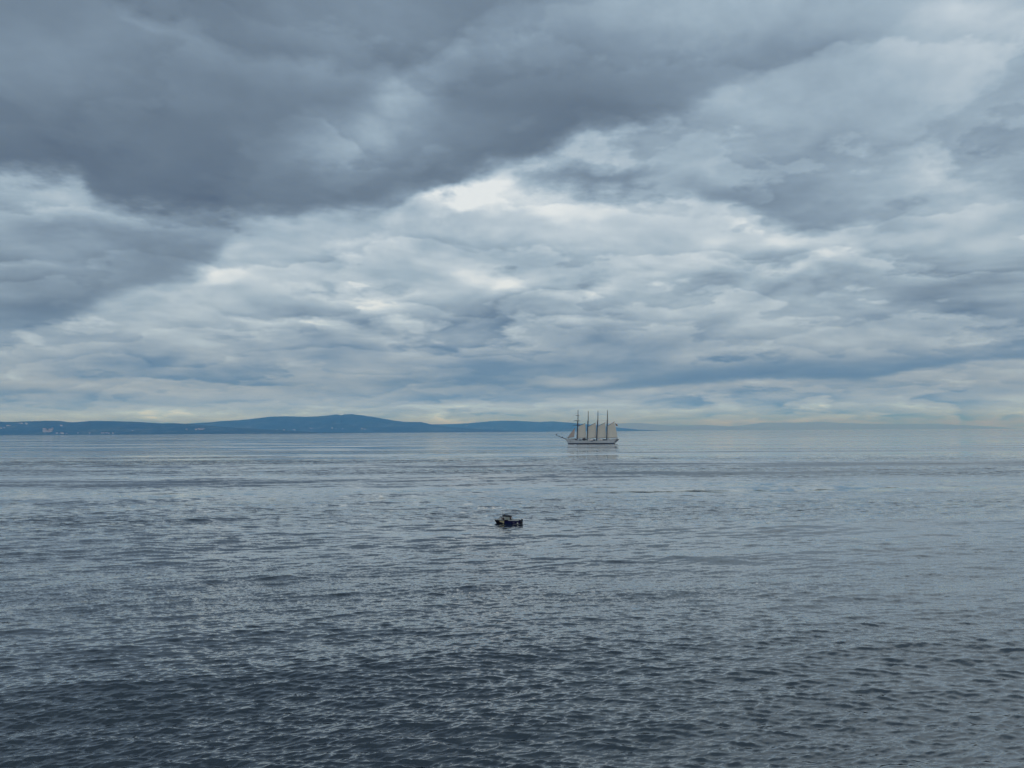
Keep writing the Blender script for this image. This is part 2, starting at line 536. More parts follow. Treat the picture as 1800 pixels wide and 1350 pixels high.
def sea_material():
    m = bpy.data.materials.new('sea_water')
    m.use_nodes = True
    t = m.node_tree
    S = NT(t)
    b = t.nodes['Principled BSDF']
    geo = S.node('ShaderNodeNewGeometry')
    pos = Sk(S, geo.outputs['Position'])
    nor = Sk(S, geo.outputs['Normal'])
    px_, py_, pz_ = S.sep(pos)
    dist = S.vmath('LENGTH', S.comb(px_, py_, 0.0))
    def slopes(sx, sy, detail, rough, z):
        c = S.noise(S.comb(px_ * sx, py_ * sy, z), 1.0, detail, rough, color=True)
        v = S.vmath('SUBTRACT', c, (0.5, 0.5, 0.5))
        return S.vmath('MULTIPLY', v, (0.7, 1.0, 0.0))
    fine = slopes(2.6, 5.2, 3, 0.6, 0.0)              # ripples, everywhere
    mid = slopes(0.30, 0.95, 3, 0.65, 5.0)            # metre-long wavelets, where the mesh no longer carries them
    big = slopes(0.07, 0.26, 3, 0.6, 9.0)            # larger waves of the middle distance
    far = slopes(0.012, 0.045, 3, 0.6, 13.0)
    swell = slopes(0.0016, 0.015, 3, 0.5, 17.0)
    wm = S.smooth(dist, 70.0, 220.0)
    wb = S.smooth(dist, 120.0, 600.0)
    # cat's paws and slicks
    p1 = S.noise(S.comb(px_ * 0.0042, py_ * 0.016, 1.0), 1.0, 3, 0.5)
    p2 = S.noise(S.comb(px_ * 0.0008, py_ * 0.0085, 4.0), 1.0, 3, 0.5, dist=0.3)
    p3 = S.noise(S.comb(px_ * 0.02, py_ * 0.06, 2.0), 1.0, 2, 0.5)
    gust = S.smooth(p1, 0.36, 0.64, 0.60, 1.40) * S.smooth(p2, 0.40, 0.60, 0.45, 1.8) * S.smooth(p3, 0.3, 0.7, 0.75, 1.25)
    edge = S.noise(S.comb(px_ * 0.0016, py_ * 0.004, 7.0), 1.0, 3, 0.5)
    calm = S.smooth(dist + (edge - 0.5) * 900.0, 640.0, 900.0, 1.25, 0.6)   # the wind has not reached the open bay
    amp = gust * calm
    v = S.vmath('SCALE', fine, scale=0.35)
    v = S.vmath('ADD', v, S.vmath('SCALE', mid, scale=wm * 0.9))
    v = S.vmath('ADD', v, S.vmath('SCALE', big, scale=wb * 0.6))
    v = S.vmath('SCALE', v, scale=amp)
    v = S.vmath('ADD', v, S.vmath('SCALE', far, scale=wb * 0.42))
    v = S.vmath('ADD', v, S.vmath('SCALE', swell, scale=S.smooth(dist, 90.0, 400.0, 0.30, 0.95)))
    n = S.vmath('NORMALIZE', S.vmath('ADD', nor, v))
    S.put(b.inputs['Normal'], n)
    # a little broken foam behind the boat
    lx = (px_ - BOAT_X) * math.cos(BOAT_R) + (py_ - BOAT_Y) * math.sin(BOAT_R)
    ly = (py_ - BOAT_Y) * math.cos(BOAT_R) - (px_ - BOAT_X) * math.sin(BOAT_R)
    fo_ = S.smooth(lx, 2.4, 3.0) * S.smooth(lx, 11.0, 3.2) * S.smooth(S.math('ABSOLUTE', ly), 0.9, 0.3)
    fo_ = fo_ * S.smooth(S.noise(S.comb(px_ * 2.2, py_ * 5.0, 2.0), 1.0, 4, 0.65), 0.47, 0.58)
    S.put(b.inputs['Base Color'], S.mix(fo_, (0.008, 0.018, 0.028, 1), (0.75, 0.78, 0.80, 1)))
    S.put(b.inputs['Roughness'], fo_ * 0.7 + 0.05)
    b.inputs['IOR'].default_value = 1.7
    b.inputs['Coat Weight'].default_value = 1.0
    b.inputs['Coat Roughness'].default_value = 0.05
    b.inputs['Coat IOR'].default_value = 1.48
    S.put(b.inputs['Coat Normal'], n)
    b.inputs['Specular Tint'].default_value = (1.0, 0.97, 0.92, 1)
    return m


sea = link('sea', build_sea(), sea_material())
tag(sea, kind='structure')

# ------------------------------------------------------------------ hills across the bay
def hill_mat(name, dark, light, scale):
    def build(T_, o):
        n = T_.noise(o, scale, 8, 0.65)
        n2 = T_.noise(o, scale * 4.3, 4, 0.6)
        return T_.ramp(n * 0.6 + n2 * 0.4, [(0.30, dark), (0.52, tuple((a * 2 + b) / 3 for a, b in zip(dark, light))), (0.60, light)])
    return mat(name, dark, 0.95, spec=0.1, build=build)


def interp(pts, x):
    if x <= pts[0][0]: return pts[0][1]
    for (a, ya), (b, yb) in zip(pts, pts[1:]):
        if x <= b:
            t = (x - a) / (b - a)
            return ya + (yb - ya) * t
    return pts[-1][1]


class Ridge:
    """a range of hills: crest heights follow the skyline, valleys and spurs come down to the shore"""
    def __init__(self, y0, depth, pts, seed, rough=1.0):
        self.y0, self.depth, self.pts, self.seed, self.rough = y0, depth, pts, seed, rough
        self.yc = y0 + depth * 0.55

    def crest(self, x):
        # x is taken at the crest's distance
        u = x / self.yc
        px = 900 + u * FOC * 0.9982
        py = interp(self.pts, px)
        h = CAMH + self.yc * ray(px, py).z
        return h

    def h(self, x, y):
        s = (y - self.y0) / self.depth
        if s < 0: return -6.0 + 40 * s
        k = min(1.0, s / 0.55)
        c = self.crest(x * self.yc / max(y, 1.0)) if s < 0.55 else self.crest(x)
        prof = (1 - (1 - k) ** 1.7) ** 1.25 if s < 0.55 else max(0.0, 1 - ((s - 0.55) / 0.45) ** 1.5)
        n = mnoise.fractal(Vector((x / 900.0 + self.seed, y / 1300.0, self.seed)), 1.0, 2.0, 5)
        n2 = mnoise.fractal(Vector((x / 260.0 + self.seed, y / 400.0, self.seed * 2)), 1.0, 2.0, 3)
        carve = (1 - abs(n)) * 0.5 + 0.5
        z = c * prof * (1 - (1 - carve) * 0.55 * (1 - k * k)) * 0.98
        z += n2 * 9.0 * self.rough * min(1, s * 8) * (0.35 + 0.65 * (1 - k))
        z += mnoise.noise(Vector((x / 55.0, y / 80.0, self.seed))) * 3.5 * min(1, s * 8)
        return z - 2.0 * (1 - min(1, s * 6))

    def build(self, name, material, x0px, x1px, nx=500, ny=60):
        x0, x1 = (x0px - 900) / FOC * self.yc, (x1px - 900) / FOC * self.yc
        vs, fs = [], []
        for j in range(ny + 1):
            y = self.y0 - 0.02 * self.depth + self.depth * 1.02 * j / ny
            for i in range(nx + 1):
                x = x0 + (x1 - x0) * i / nx
                vs.append((x, y, self.h(x, y)))
        for j in range(ny):
            for i in range(nx):
                a = j * (nx + 1) + i
                fs.append((a, a + 1, a + nx + 2, a + nx + 1))
        o = link(name, mesh_from(name, vs, fs), material)
        tag(o, kind='structure')
        return o

    def hit(self, px, py):
        d = ray(px, py)
        y = self.y0 - 50
        while y < self.y0 + self.depth:
            if CAMH + d.z * y <= self.h(d.x * y, y):
                return Vector((d.x * y, y, self.h(d.x * y, y)))
            y += 8.0
        return None


NEAR = Ridge(10500, 2600, [(-400, 739), (-250, 735), (-120, 741), (0, 740.5), (15, 741.5), (55, 740), (80, 739), (105, 739), (116, 741), (130, 742), (160, 739.5), (200, 739.5),
                          (235, 741), (285, 743.8), (300, 743.2), (345, 745.5), (380, 749), (430, 753), (500, 756.5), (560, 760), (700, 764)], 3.1)
MAIN = Ridge(14500, 4200, [(120, 757), (250, 750), (300, 746), (345, 743.5), (370, 742), (390, 739.5), (420, 738.3), (450, 735), (475, 731.7), (500, 731), (540, 732), (565, 731),
                           (580, 729.5), (593, 727.8), (600, 729.4), (606, 727.4), (620, 727.5), (635, 729), (660, 733), (690, 738.5), (710, 741), (740, 741.3), (760, 746),
                           (790, 750), (840, 754), (920, 758), (1000, 760)], 7.7)
MID = Ridge(19500, 4500, [(640, 757), (720, 750), (765, 745.5), (800, 745), (830, 743.3), (860, 740), (885, 739), (910, 739.3), (947, 741.5), (970, 740.3), (1000, 742.5),
                          (1030, 745.5), (1070, 750), (1120, 755), (1200, 759)], 11.3)
FAR = Ridge(40000, 4500, [(900, 752), (1000, 746), (1060, 744.5), (1090, 744), (1120, 743), (1180, 748), (1210, 747.3), (1240, 746.8), (1290, 750), (1330, 752), (1400, 757)], 17.9)
FARTHEST = Ridge(46000, 4500, [(1200, 754), (1300, 748), (1340, 742.5), (1400, 742.5), (1440, 741), (1480, 743.5), (1520, 745), (1600, 745), (1640, 744.5), (1700, 747.5),
                               (1760, 751), (1800, 753.5), (1850, 757)], 23.3)
hm1 = hill_mat('wooded_hillside', (0.014, 0.036, 0.036), (0.09, 0.12, 0.10), 0.003)
hm2 = hill_mat('distant_hillside', (0.016, 0.038, 0.042), (0.09, 0.12, 0.11), 0.0016)
hm3 = hill_mat('haze_pale_hillside', (0.26, 0.27, 0.25), (0.40, 0.40, 0.36), 0.003)  # extra haze fade painted into the base colour of the two farthest ranges
NEAR.build('hills', hm1, -300, 640, 560, 60)
MAIN.build('hills', hm2, 60, 1010, 560, 60)
MID.build('hills', hm2, 600, 1210, 360, 50)
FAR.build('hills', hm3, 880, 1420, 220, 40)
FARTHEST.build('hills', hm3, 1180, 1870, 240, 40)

# ------------------------------------------------------------------ houses on the far shore
wall_m = mat('white_render', (0.36, 0.37, 0.37), 0.8, 0.06, 0.4)
wall_m2 = mat('cream_render', (0.25, 0.25, 0.24), 0.8, 0.08, 0.4)
roof_m = mat('clay_tiles', (0.16, 0.10, 0.08), 0.8, 0.2, 1.0)


def house_mesh(w, d, h, wm):
    b = MB()
    b.box((0, 0, h / 2 - 4), (w, d, h + 8), mi=0)
    e = 0.5
    hw, hd = w / 2 + e, d / 2 + e
    rh = d * 0.26
    b.add([(-hw, -hd, h + .01), (hw, -hd, h + .01), (hw, hd, h + .01), (-hw, hd, h + .01), (-hw, 0, h + rh), (hw, 0, h + rh)],
          [(0, 1, 5, 4), (2, 3, 4, 5), (0, 4, 3), (1, 2, 5), (0, 3, 2, 1)], 1)
    me = mesh_from('house', b.v, b.f, False)
    me.polygons.foreach_set('material_index', b.mi)
    me.materials.append(wm); me.materials.append(roof_m)
    return me


HM = [house_mesh(12, 9, 7, wall_m), house_mesh(16, 10, 9, wall_m), house_mesh(22, 12, 13, wall_m2), house_mesh(10, 9, 6, wall_m2), house_mesh(28, 13, 15, wall_m)]
rnd = random.Random(5)


SIZE = ['small white', 'long white', 'tall cream', 'tiny cream', 'large white']


def village(ridge, n, spots, label, group, big=0.25):
    for _ in range(n):
        cx, cy, sx, sy = rnd.choice(spots)
        for _try in range(6):
            p = ridge.hit(cx + rnd.uniform(-1, 1) * sx, cy + rnd.uniform(-1, 1) * sy)
            if p is not None and p.z > 1.0: break
        else:
            continue
        me = HM[rnd.choice((2, 4)) if rnd.random() < big else rnd.choice((0, 1, 3))]
        o = link('house', me, None, None, p - Vector((0, 0, .2)), rnd.uniform(-.5, .5))
        tag(o, SIZE[HM.index(me)] + ' ' + label, 'house', group)


village(NEAR, 46, [(86, 757, 7, 3), (91, 754.5, 4, 1.2), (83, 759, 6, 1.6), (78, 755, 1.5, 1)],
        'house in the dense white village on the nearest blue hillside at left', 'houses of the white village on the left shore', 0.55)
village(NEAR, 18, [(120, 762.2, 26, .7), (170, 762, 30, .6)],
        'waterfront house on the low shore right of the white village', 'waterfront houses right of the village', 0.5)
village(NEAR, 12, [(16, 749, 6, .7), (42, 745, 8, 1), (106, 749.5, 2, .6), (4, 753, 4, 1)],
        'house standing alone high on the leftmost hillside', 'scattered houses on the leftmost hillside', 0.5)
village(NEAR, 12, [(250, 757, 20, 1), (340, 756, 14, 1), (354, 755, 5, .7)],
        'house low on the hill slope left of the main mountain', 'houses between village and mountain', 0.5)
village(MAIN, 20, [(597, 754, 14, 1.2), (640, 754.5, 10, .8), (500, 756, 20, 1), (550, 753, 8, .8)],
        'house near the foot of the highest blue mountain', 'houses at the foot of the highest mountain', 0.6)
village(MID, 8, [(817, 750, 4, 1.2), (860, 753, 10, .6)],
        'house on the faint hill left of the tall ship', 'houses on the faint hill', 0.7)

# ------------------------------------------------------------------ the tall ship
SHIP_D = 1133.0
swl = ray(1040, 780)
ship_y = -CAMH / swl.z
ship_x = swl.x * ship_y
SS = 14.4 * 1360 / FOC      # enlargement pixels per metre
m_white = mat('white_hull_paint', (0.62, 0.63, 0.64), 0.45, 0.07, 0.5)
m_boot = mat('dark_boot_paint', (0.012, 0.013, 0.018), 0.5, 0.2, 1.0)
m_sail = mat('sailcloth', (0.50, 0.47, 0.41), 0.9, build=lambda T_, o: T_.mix(
    T_.smooth(T_.math('FRACT', T_.sep(o)[2] * 0.55), 0.0, 0.12) * 0.85 + T_.noise(o, 0.35, 4, .6) * 0.3,
    (0.21, 0.22, 0.205, 1), (0.35, 0.36, 0.335, 1)))
m_spar = mat('dark_spar_paint', (0.030, 0.026, 0.028), 0.5, 0.3, 1.0)
m_topm = mat('grey_topmast_paint', (0.03, 0.03, 0.035), 0.5, 0.2, 1.0)
m_yard = mat('dark_yard_paint', (0.05, 0.05, 0.055), 0.5, 0.2, 1.0)
m_rope = mat('tarred_rope', (0.03, 0.03, 0.03), 0.9, 0.2, 5.0)
m_deck = mat('teak_deck', (0.22, 0.16, 0.10), 0.8, 0.15, 2.0)
m_house = mat('white_deckhouse_paint', (0.55, 0.56, 0.57), 0.5, 0.1, 0.8)
m_dark = mat('dark_deck_gear', (0.02, 0.02, 0.024), 0.7, 0.3, 1.0)
m_flag = mat('ensign_cloth', (0.25, 0.05, 0.03), 0.9, build=lambda T_, o: T_.ramp(
    T_.noise(o, 0.6, 2, .5), [(0.4, (0.10, 0.02, 0.02)), (0.55, (0.16, 0.10, 0.02))]))


def K(zx, zy, y=0.0):
    return Vector(((zx - 960) / SS, y, (897 - zy) / SS))


ship = bpy.data.objects.new('sailing_ship', None)
COL.objects.link(ship)
ship.location = (ship_x, ship_y, 0)
ship.rotation_euler.z = -math.atan2(ship_x, ship_y)
tag(ship, 'white hulled four masted tall ship with grey sails set, on the far water', 'sailing ship')

SHEER = [(-39.2, 7.6), (-36, 7.4), (-26, 6.9), (-24.5, 6.6), (-23.5, 5.5), (-18, 5.1), (-5, 4.6), (8, 4.5), (20, 5.0), (28, 5.4), (34, 5.9), (39.8, 6.7)]
KEEL = [(-39.2, 7.0), (-37.5, 4.6), (-34.9, 0.2), (-33.6, -1.8), (-31, -3.0), (28, -3.0), (31.5, -1.6), (34.2, 0.3), (37, 2.6), (39.8, 5.2)]
BEAM = [(-39.2, 0.15), (-37, 1.1), (-33, 2.8), (-27, 4.6), (-18, 6.0), (-5, 6.5), (12, 6.5), (24, 5.9), (33, 4.6), (37.5, 3.2), (39.8, 1.9)]
vs, fs, mi = [], [], []
NS, NP = 70, 12
for i in range(NS + 1):
    x = -39.2 + 79.0 * i / NS
    zd, zk, bb = interp(SHEER, x), interp(KEEL, x), interp(BEAM, x)
    sec = []
    pw = 0.75 if x < -26 else (0.42 if x < 26 else 0.55)
    zs = [zk + (zd - zk) * (j / NP) for j in range(NP + 1)]
    for j, z in enumerate(zs):
        s = j / NP
        sec.append((x, bb * s ** pw, z))
    vs += sec + [(a, -b, c) for a, b, c in sec]
W2 = 2 * (NP + 1)
for i in range(NS):
    for side in (0, 1):
        for j in range(NP):
            a = i * W2 + side * (NP + 1) + j
            q = (a, a + 1, a + W2 + 1, a + W2)
            fs.append(q if side else q[::-1]); mi.append(0)
    a, b = i * W2 + NP, i * W2 + W2 - 1
    fs.append((a, b, b + W2, a + W2)); mi.append(2)
fs.append(tuple(range(NP + 1)) + tuple(range(W2 - 1, NP, -1))); mi.append(0)
e = NS * W2
fs.append(tuple(range(e, e + NP + 1)) + tuple(range(e + W2 - 1, e + NP, -1))); mi.append(0)
hull_m = mat('hull_paint', (0.6, 0.6, 0.6), 0.42, build=lambda T_, o: T_.mix(
    T_.smooth(T_.sep(o)[2] + 0.0, 1.05, 1.12),
    (0.010, 0.012, 0.018, 1), T_.mix(T_.noise(T_.vmath('MULTIPLY', o, (0.5, .5, .08)), 1.4, 4, .6), (0.26, 0.31, 0.36, 1), (0.44, 0.50, 0.55, 1))))
hme = mesh_from('hull', vs, fs, True)
if len(hme.polygons) == len(mi): hme.polygons.foreach_set('material_index', mi)
hull = link('hull', hme, [hull_m, m_boot, m_deck], ship)
b = MB()
for side in (-1, 1):
    pts = []
    for i in range(50):
        x = -38.5 + 77.6 * i / 49
        pts.append((x, side * (interp(BEAM, x) + .02), interp(SHEER, x) + 1.0))
    b.tube(pts, 0.07, 5)
    for p in pts[::1]:
        b.tube([(p[0], p[1], p[2] - 1.0), p], 0.05, 4)
b.build('railing', m_dark, ship)


def part(name, m, fn, smooth=False, parent=None):
    q = MB(); fn(q)
    return q.build(name, m, parent or ship, smooth)


def lerp(a, b, t): return a + (b - a) * t


MASTS = [((650, 815), (679, 168), 410), ((865, 820), (897, 197), 410), ((1067, 832), (1104, 192), 408), ((1280, 818), (1304, 180), 400)]
mast_objs = []
for base, top, cap in MASTS:
    A, B = K(*base), K(*top)
    t = (base[1] - cap) / (base[1] - top[1])
    C = lerp(A, B, t)
    t0 = (base[1] - cap - 110) / (base[1] - top[1])
    D0 = lerp(A, B, t0)
    mo = part('mast', m_spar, lambda q: (q.tube([A - Vector((0, 0, .5)), lerp(A, C, .5), C], [0.80, 0.76, 0.66], 12),
                                         q.box(tuple(C), (2.0, 2.6, 0.35)), q.box(tuple(D0 + Vector((0.3, 0, 0))), (1.9, 2.2, 0.4)),
                                         q.tube([D0 + Vector((.55, 0, 0)), C + Vector((.5, 0, .5))], [.34, .34], 8)))
    part('topmast', m_topm, lambda q: q.tube([D0 + Vector((.5, 0, 0)), C + Vector((.35, 0, 0)), lerp(C, B, .5) + Vector((.15, 0, 0)), B], [.62, .60, .52, .36], 8), parent=mo)
    mast_objs.append((mo, A, B, C, D0))

    def shrouds(q):
        for s in (-1, 1):
            for k in range(5):
                foot = Vector((A.x - 1.0 + k * 1.1, s * 6.1, A.z + 0.3))
                q.tube([foot, D0 + Vector((0, s * .5, 1.0))], 0.055, 4)
            for k in range(3):
                q.tube([D0 + Vector((0.2 + k * .5, s * 1.1, 0.3)), lerp(C, B, .62 + .03 * k)], 0.05, 4)
            q.tube([Vector((A.x + 5.0, s * 6.1, A.z + .3)), lerp(C, B, .93)], 0.04, 4)
    part('shrouds', m_rope, shrouds)
# stay wires between the mast heads and down to the bowsprit
def stays(q):
    tips = [m[3] for m in mast_objs]
    for a, b2 in zip(tips, tips[1:]):
        q.tube([a, b2], 0.05, 4)
    q.tube([K(215, 708), lerp(mast_objs[0][3], mast_objs[0][2], .9)], 0.05, 4)
    q.tube([K(270, 738), lerp(mast_objs[0][3], mast_objs[0][2], .3)], 0.05, 4)
    q.tube([K(335, 760), mast_objs[0][3]], 0.05, 4)
    q.tube([K(425, 785), K(668, 475)], 0.06, 4)
    q.tube([K(205, 714), K(400, 850)], 0.06, 4)
part('stays', m_rope, stays)


# yards on the foremast, braced round
fo = mast_objs[0][0]
for zx0, zx1, zy, r in ((622, 712, 293, .24), (585, 722, 408, .32), (560, 775, 502, .34)):
    mx = 679 - (zy - 168) * 29 / 647
    half = (zx1 - zx0) / 2 / SS
    def yard(q):
        L = 12.0 if zy > 450 else (9.5 if zy > 350 else 6.0)
        a, c = K(zx0, zy, -L), K(zx1, zy, L)
        if zy > 450: a, c = K(562, zy, -L), K(768, zy, L)
        q.tube([a, lerp(a, c, .25), lerp(a, c, .5), lerp(a, c, .75), c], [r * .5, r * .9, r, r * .9, r * .5], 8)
        d = Vector((0, 0, r * 1.1))
        q.tube([lerp(a, c, .1) + d, lerp(a, c, .3) + d * 1.3, lerp(a, c, .5) + d * 1.5, lerp(a, c, .7) + d * 1.3, lerp(a, c, .9) + d], [r * .3, r * .6, r * .7, r * .6, r * .3], 7)
    part('yard', m_yard, yard, parent=fo)


def sail(name, luffT, peak, clew, tack, belly=1.2, gaff=True, sheet=2.6):
    n, m_ = 14, 16
    T0, P0, C0, K0 = K(*luffT), K(*peak), K(*clew), K(*tack)
    P0.y, C0.y = sheet * 1.25, sheet
    vs, fs = [], []
    for j in range(m_ + 1):
        v = j / m_
        a, c = lerp(K0, T0, v), lerp(C0, P0, v)
        for i in range(n + 1):
            u = i / n
            p = lerp(a, c, u)
            p.y += belly * math.sin(math.pi * u ** .8) * math.sin(math.pi * (0.12 + .8 * v))
            if u == 1: p.x += .25 * math.sin(math.pi * v) - .1 * math.sin(5 * math.pi * v)
            vs.append(p)
    for j in range(m_):
        for i in range(n):
            a = j * (n + 1) + i
            fs.append((a, a + 1, a + n + 2, a + n + 1))
    o = link(name, mesh_from(name, vs, fs), m_sail, ship)
    sm = o.modifiers.new('thickness', 'SOLIDIFY'); sm.thickness = 0.05
    return T0, P0, C0, K0


for i, (lt, pk, cl, tk) in enumerate([((685, 524), (827, 460), (840, 768), (661, 778)), ((893, 534), (1051, 448), (1058, 770), (873, 782)),
                                      ((1100, 527), (1257, 445), (1262, 770), (1077, 780)), ((1306, 523), (1447, 430), (1513, 766), (1286, 778))]):
    T0, P0, C0, K0 = sail('gaff_sail', lt, pk, cl, tk)
    part('gaff', m_spar, lambda q: q.tube([T0 + Vector((-.6, 0, -.1)), lerp(T0, P0, .5) + Vector((0, 0, .12)), P0 + (P0 - T0).normalized() * .7], [.26, .24, .16], 8))
    part('boom', m_spar, lambda q: q.tube([K0 + Vector((-.5, 0, -.35)), lerp(K0, C0, .5) + Vector((0, 0, -.35)), C0 + Vector((.7, .2, -.3))], [.24, .26, .16], 8))

# fore staysail
vs, fs = [], []
A_, B_, C_ = K(442, 775), K(612, 545), K(590, 752)
n = 12
for j in range(n + 1):
    for i in range(n + 1):
        u, v = i / n, j / n
        a, c = lerp(A_, B_, v), lerp(C_, B_, v)
        p = lerp(a, c, u)
        p.y += 1.0 * math.sin(math.pi * u) * (1 - v)
        vs.append(p)
for j in range(n):
    for i in range(n):
        a = j * (n + 1) + i
        fs.append((a, a + 1, a + n + 2, a + n + 1))
m_stay = mat('tan_sailcloth', (0.25, 0.225, 0.20), 0.9, 0.1, 0.5)
o = link('staysail', mesh_from('staysail', vs, fs), m_stay, ship)
sm = o.modifiers.new('thickness', 'SOLIDIFY'); sm.thickness = 0.05

bs = part('bowsprit', m_spar, lambda q: q.tube([K(430, 805), K(380, 783), K(300, 752), K(205, 712)], [.75, .6, .42, .22], 10))
for (bx, by), (ex, ey), (tx, ty), r in (((232, 722), (196, 710), (232, 672), .55), ((285, 745), (250, 733), (276, 722), .42), ((360, 772), (322, 756), (346, 738), .5)):
    part('furled_jib', m_dark, lambda q: (q.tube([K(bx, by), K((bx + ex) / 2, (by + ey) / 2 - 9), K(ex, ey)], [.12, r, .25], 8),
                                          q.tube([K(ex, ey), K((ex + tx) / 2, (ey + ty) / 2), K(tx, ty)], [r, r * .5, .06], 8)), parent=bs)
part('ensign', m_flag, lambda q: q.add([K(1462, 452, 4.2), K(1484, 474, 4.4), K(1500, 484, 3.8), K(1528, 522, 4.3), K(1500, 520, 4.0), K(1478, 512, 4.5), K(1474, 486, 4.1),
                                        K(1462, 452, 4.26), K(1484, 474, 4.46), K(1500, 484, 3.86), K(1528, 522, 4.36), K(1500, 520, 4.06), K(1478, 512, 4.56), K(1474, 486, 4.16)],
                                       [(0, 1, 6), (1, 2, 5, 6), (2, 3, 4, 5), (7, 13, 8), (8, 13, 12, 9), (9, 12, 11, 10)] +
                                       [(i, i + 7, (i + 1) % 7 + 7, (i + 1) % 7) for i in range(7)]))


def deckhouse(x0, x1, z0, z1, w, m, dark_windows=True):
    """x0..x1, z0..z1 in the enlargement's pixels"""
    a, c = K(x0, z1), K(x1, z0)
    cx, cz = (a.x + c.x) / 2, (a.z + c.z) / 2
    o_ = part('deckhouse', m, lambda q: (q.box((cx, 0, cz - .4), (c.x - a.x, w, c.z - a.z + .8), bev=.3), q.box((cx, 0, c.z + .1), (c.x - a.x + .6, w + .6, .18), bev=.3)))
    if dark_windows:
        nw = max(2, int((c.x - a.x) / 1.6))
        for k in range(nw):
            xx = a.x + (k + .5) * (c.x - a.x) / nw
            part('window', m_dark, lambda q: q.box((xx, 0, cz + .15), (.7, w + .06, .6)), parent=o_)


deckhouse(695, 742, 806, 830, 6.0, m_dark, False)
deckhouse(890, 985, 800, 832, 6.5, m_house)
deckhouse(990, 1042, 806, 832, 6.5, m_dark, False)
deckhouse(1100, 1180, 798, 830, 6.5, m_house)
deckhouse(1196, 1262, 803, 828, 6.0, m_dark, False)
deckhouse(1325, 1372, 800, 822, 5.5, m_house)
deckhouse(1476, 1508, 794, 815, 4.0, m_dark, False)
part('counter_trim', m_dark, lambda q: q.tube([Vector((34.0, -3.9, 3.4)), Vector((37.5, -3.3, 5.0)), Vector((39.7, -1.9, 6.4))], [.35, .75, .5], 8))
part('anchor', m_dark, lambda q: (q.tube([K(505, 815, -4.2), K(512, 840, -4.4)], .16, 6), q.tube([K(502, 838, -4.4), K(512, 846, -4.5), K(524, 838, -4.4)], .18, 6)))
part('windlass', m_dark, lambda q: (q.box(tuple(K(610, 797)), (2.6, 3.4, 1.6), bev=.3), q.tube([K(610, 790, -2.2), K(610, 790, 2.2)], .6, 8)))
part('deck_crane', m_dark, lambda q: (q.tube([K(800, 830), K(800, 790)], .3, 8), q.tube([K(795, 800), K(822, 762), K(845, 790)], [.25, .35, .2], 8)))
part('forecastle_gear', m_dark, lambda q: (q.box(tuple(K(565, 797)), (1.6, 2.4, 1.0), bev=.2), q.tube([K(575, 800), K(640, 815)], .55, 8)))


def boat_shell(q, x0, x1, beam, z0, z1, rise, mi=0, open_top=True):
    """a small pointed boat lying along x"""
    n, m_ = 14, 6
    base = len(q.v)
    vs, fs = [], []
    for i in range(n + 1):
        t = i / n
        x = lerp(x0, x1, t)
        bb = beam / 2 * (math.sin(math.pi * min(1, (t + .02) / .98) * .96 + .05) ** .6)
        zb = z0 + (z1 - z0) * .35 * abs(2 * t - 1) ** 3
        zt = z1 + rise * abs(2 * t - 1) ** 2
        for j in range(-m_, m_ + 1):
            s = abs(j) / m_
            vs.append((x, math.copysign(bb * s ** .6, j) if j else 0, lerp(zb, zt, s ** 1.8)))
    w = 2 * m_ + 1
    for i in range(n):
        for j in range(w - 1):
            a = i * w + j
            fs.append((a, a + 1, a + w + 1, a + w))
    for i in range(n):
        a, c = i * w, i * w + w - 1
        fs.append((a, c, c + w, a + w))
    q.add(vs, fs, mi)


def ship_thing(name, label, cat, group=None):
    o_ = bpy.data.objects.new(name, None)
    COL.objects.link(o_)
    o_.location = ship.location
    o_.rotation_euler = ship.rotation_euler
    return tag(o_, label, cat, group)


tb = ship_thing('ship_boat', 'dark covered boat stowed on the tall ship deck before its second mast', 'boat')
q = MB(); a = K(758, 832); c = K(850, 832)
boat_shell(q, a.x, c.x, 2.6, a.z + .6, a.z + 2.6, .5)
sb = q.build('hull', m_dark, tb, True)
q = MB(); q.tube([(a.x + .5, -3.0 + 3.0, a.z + 2.6), ((a.x + c.x) / 2, 0, a.z + 3.2), (c.x - .5, 0, a.z + 2.6)], [.4, .95, .4], 8)
q.build('canvas_cover', m_dark, tb, True)
for ch in tb.children: ch.location.y = -3.2
lb = ship_thing('ship_boat', 'dark small boat hung low at the tall ship side between its second and third mast', 'boat')
q = MB(); a = K(938, 845); c = K(994, 845)
boat_shell(q, a.x, c.x, 1.8, a.z + .2, a.z + 1.2, .25)
q.build('hull', m_dark, lb, True)
for ch in lb.children: ch.location.y = -7.4


# ------------------------------------------------------------------ people
def skin_body(joints, edges, radii, level=1):
    """continuous body grown from a skeleton; returns an evaluated mesh"""
    me = bpy.data.meshes.new('person')
    me.from_pydata([tuple(j) for j in joints], edges, [])
    o = bpy.data.objects.new('person', me)
    COL.objects.link(o)
    md = o.modifiers.new('skin', 'SKIN')
    md.use_smooth_shade = True
    me.skin_vertices[0].data[0].use_root = True
    for i, r in enumerate(radii):
        me.skin_vertices[0].data[i].radius = (r, r) if not isinstance(r, tuple) else r
    sub = o.modifiers.new('sub', 'SUBSURF'); sub.levels = level; sub.render_levels = level
    dg = bpy.context.evaluated_depsgraph_get()
    dg.update()
    out = bpy.data.meshes.new_from_object(o.evaluated_get(dg), depsgraph=dg)
    bpy.data.objects.remove(o)
    bpy.data.meshes.remove(me)
    return out


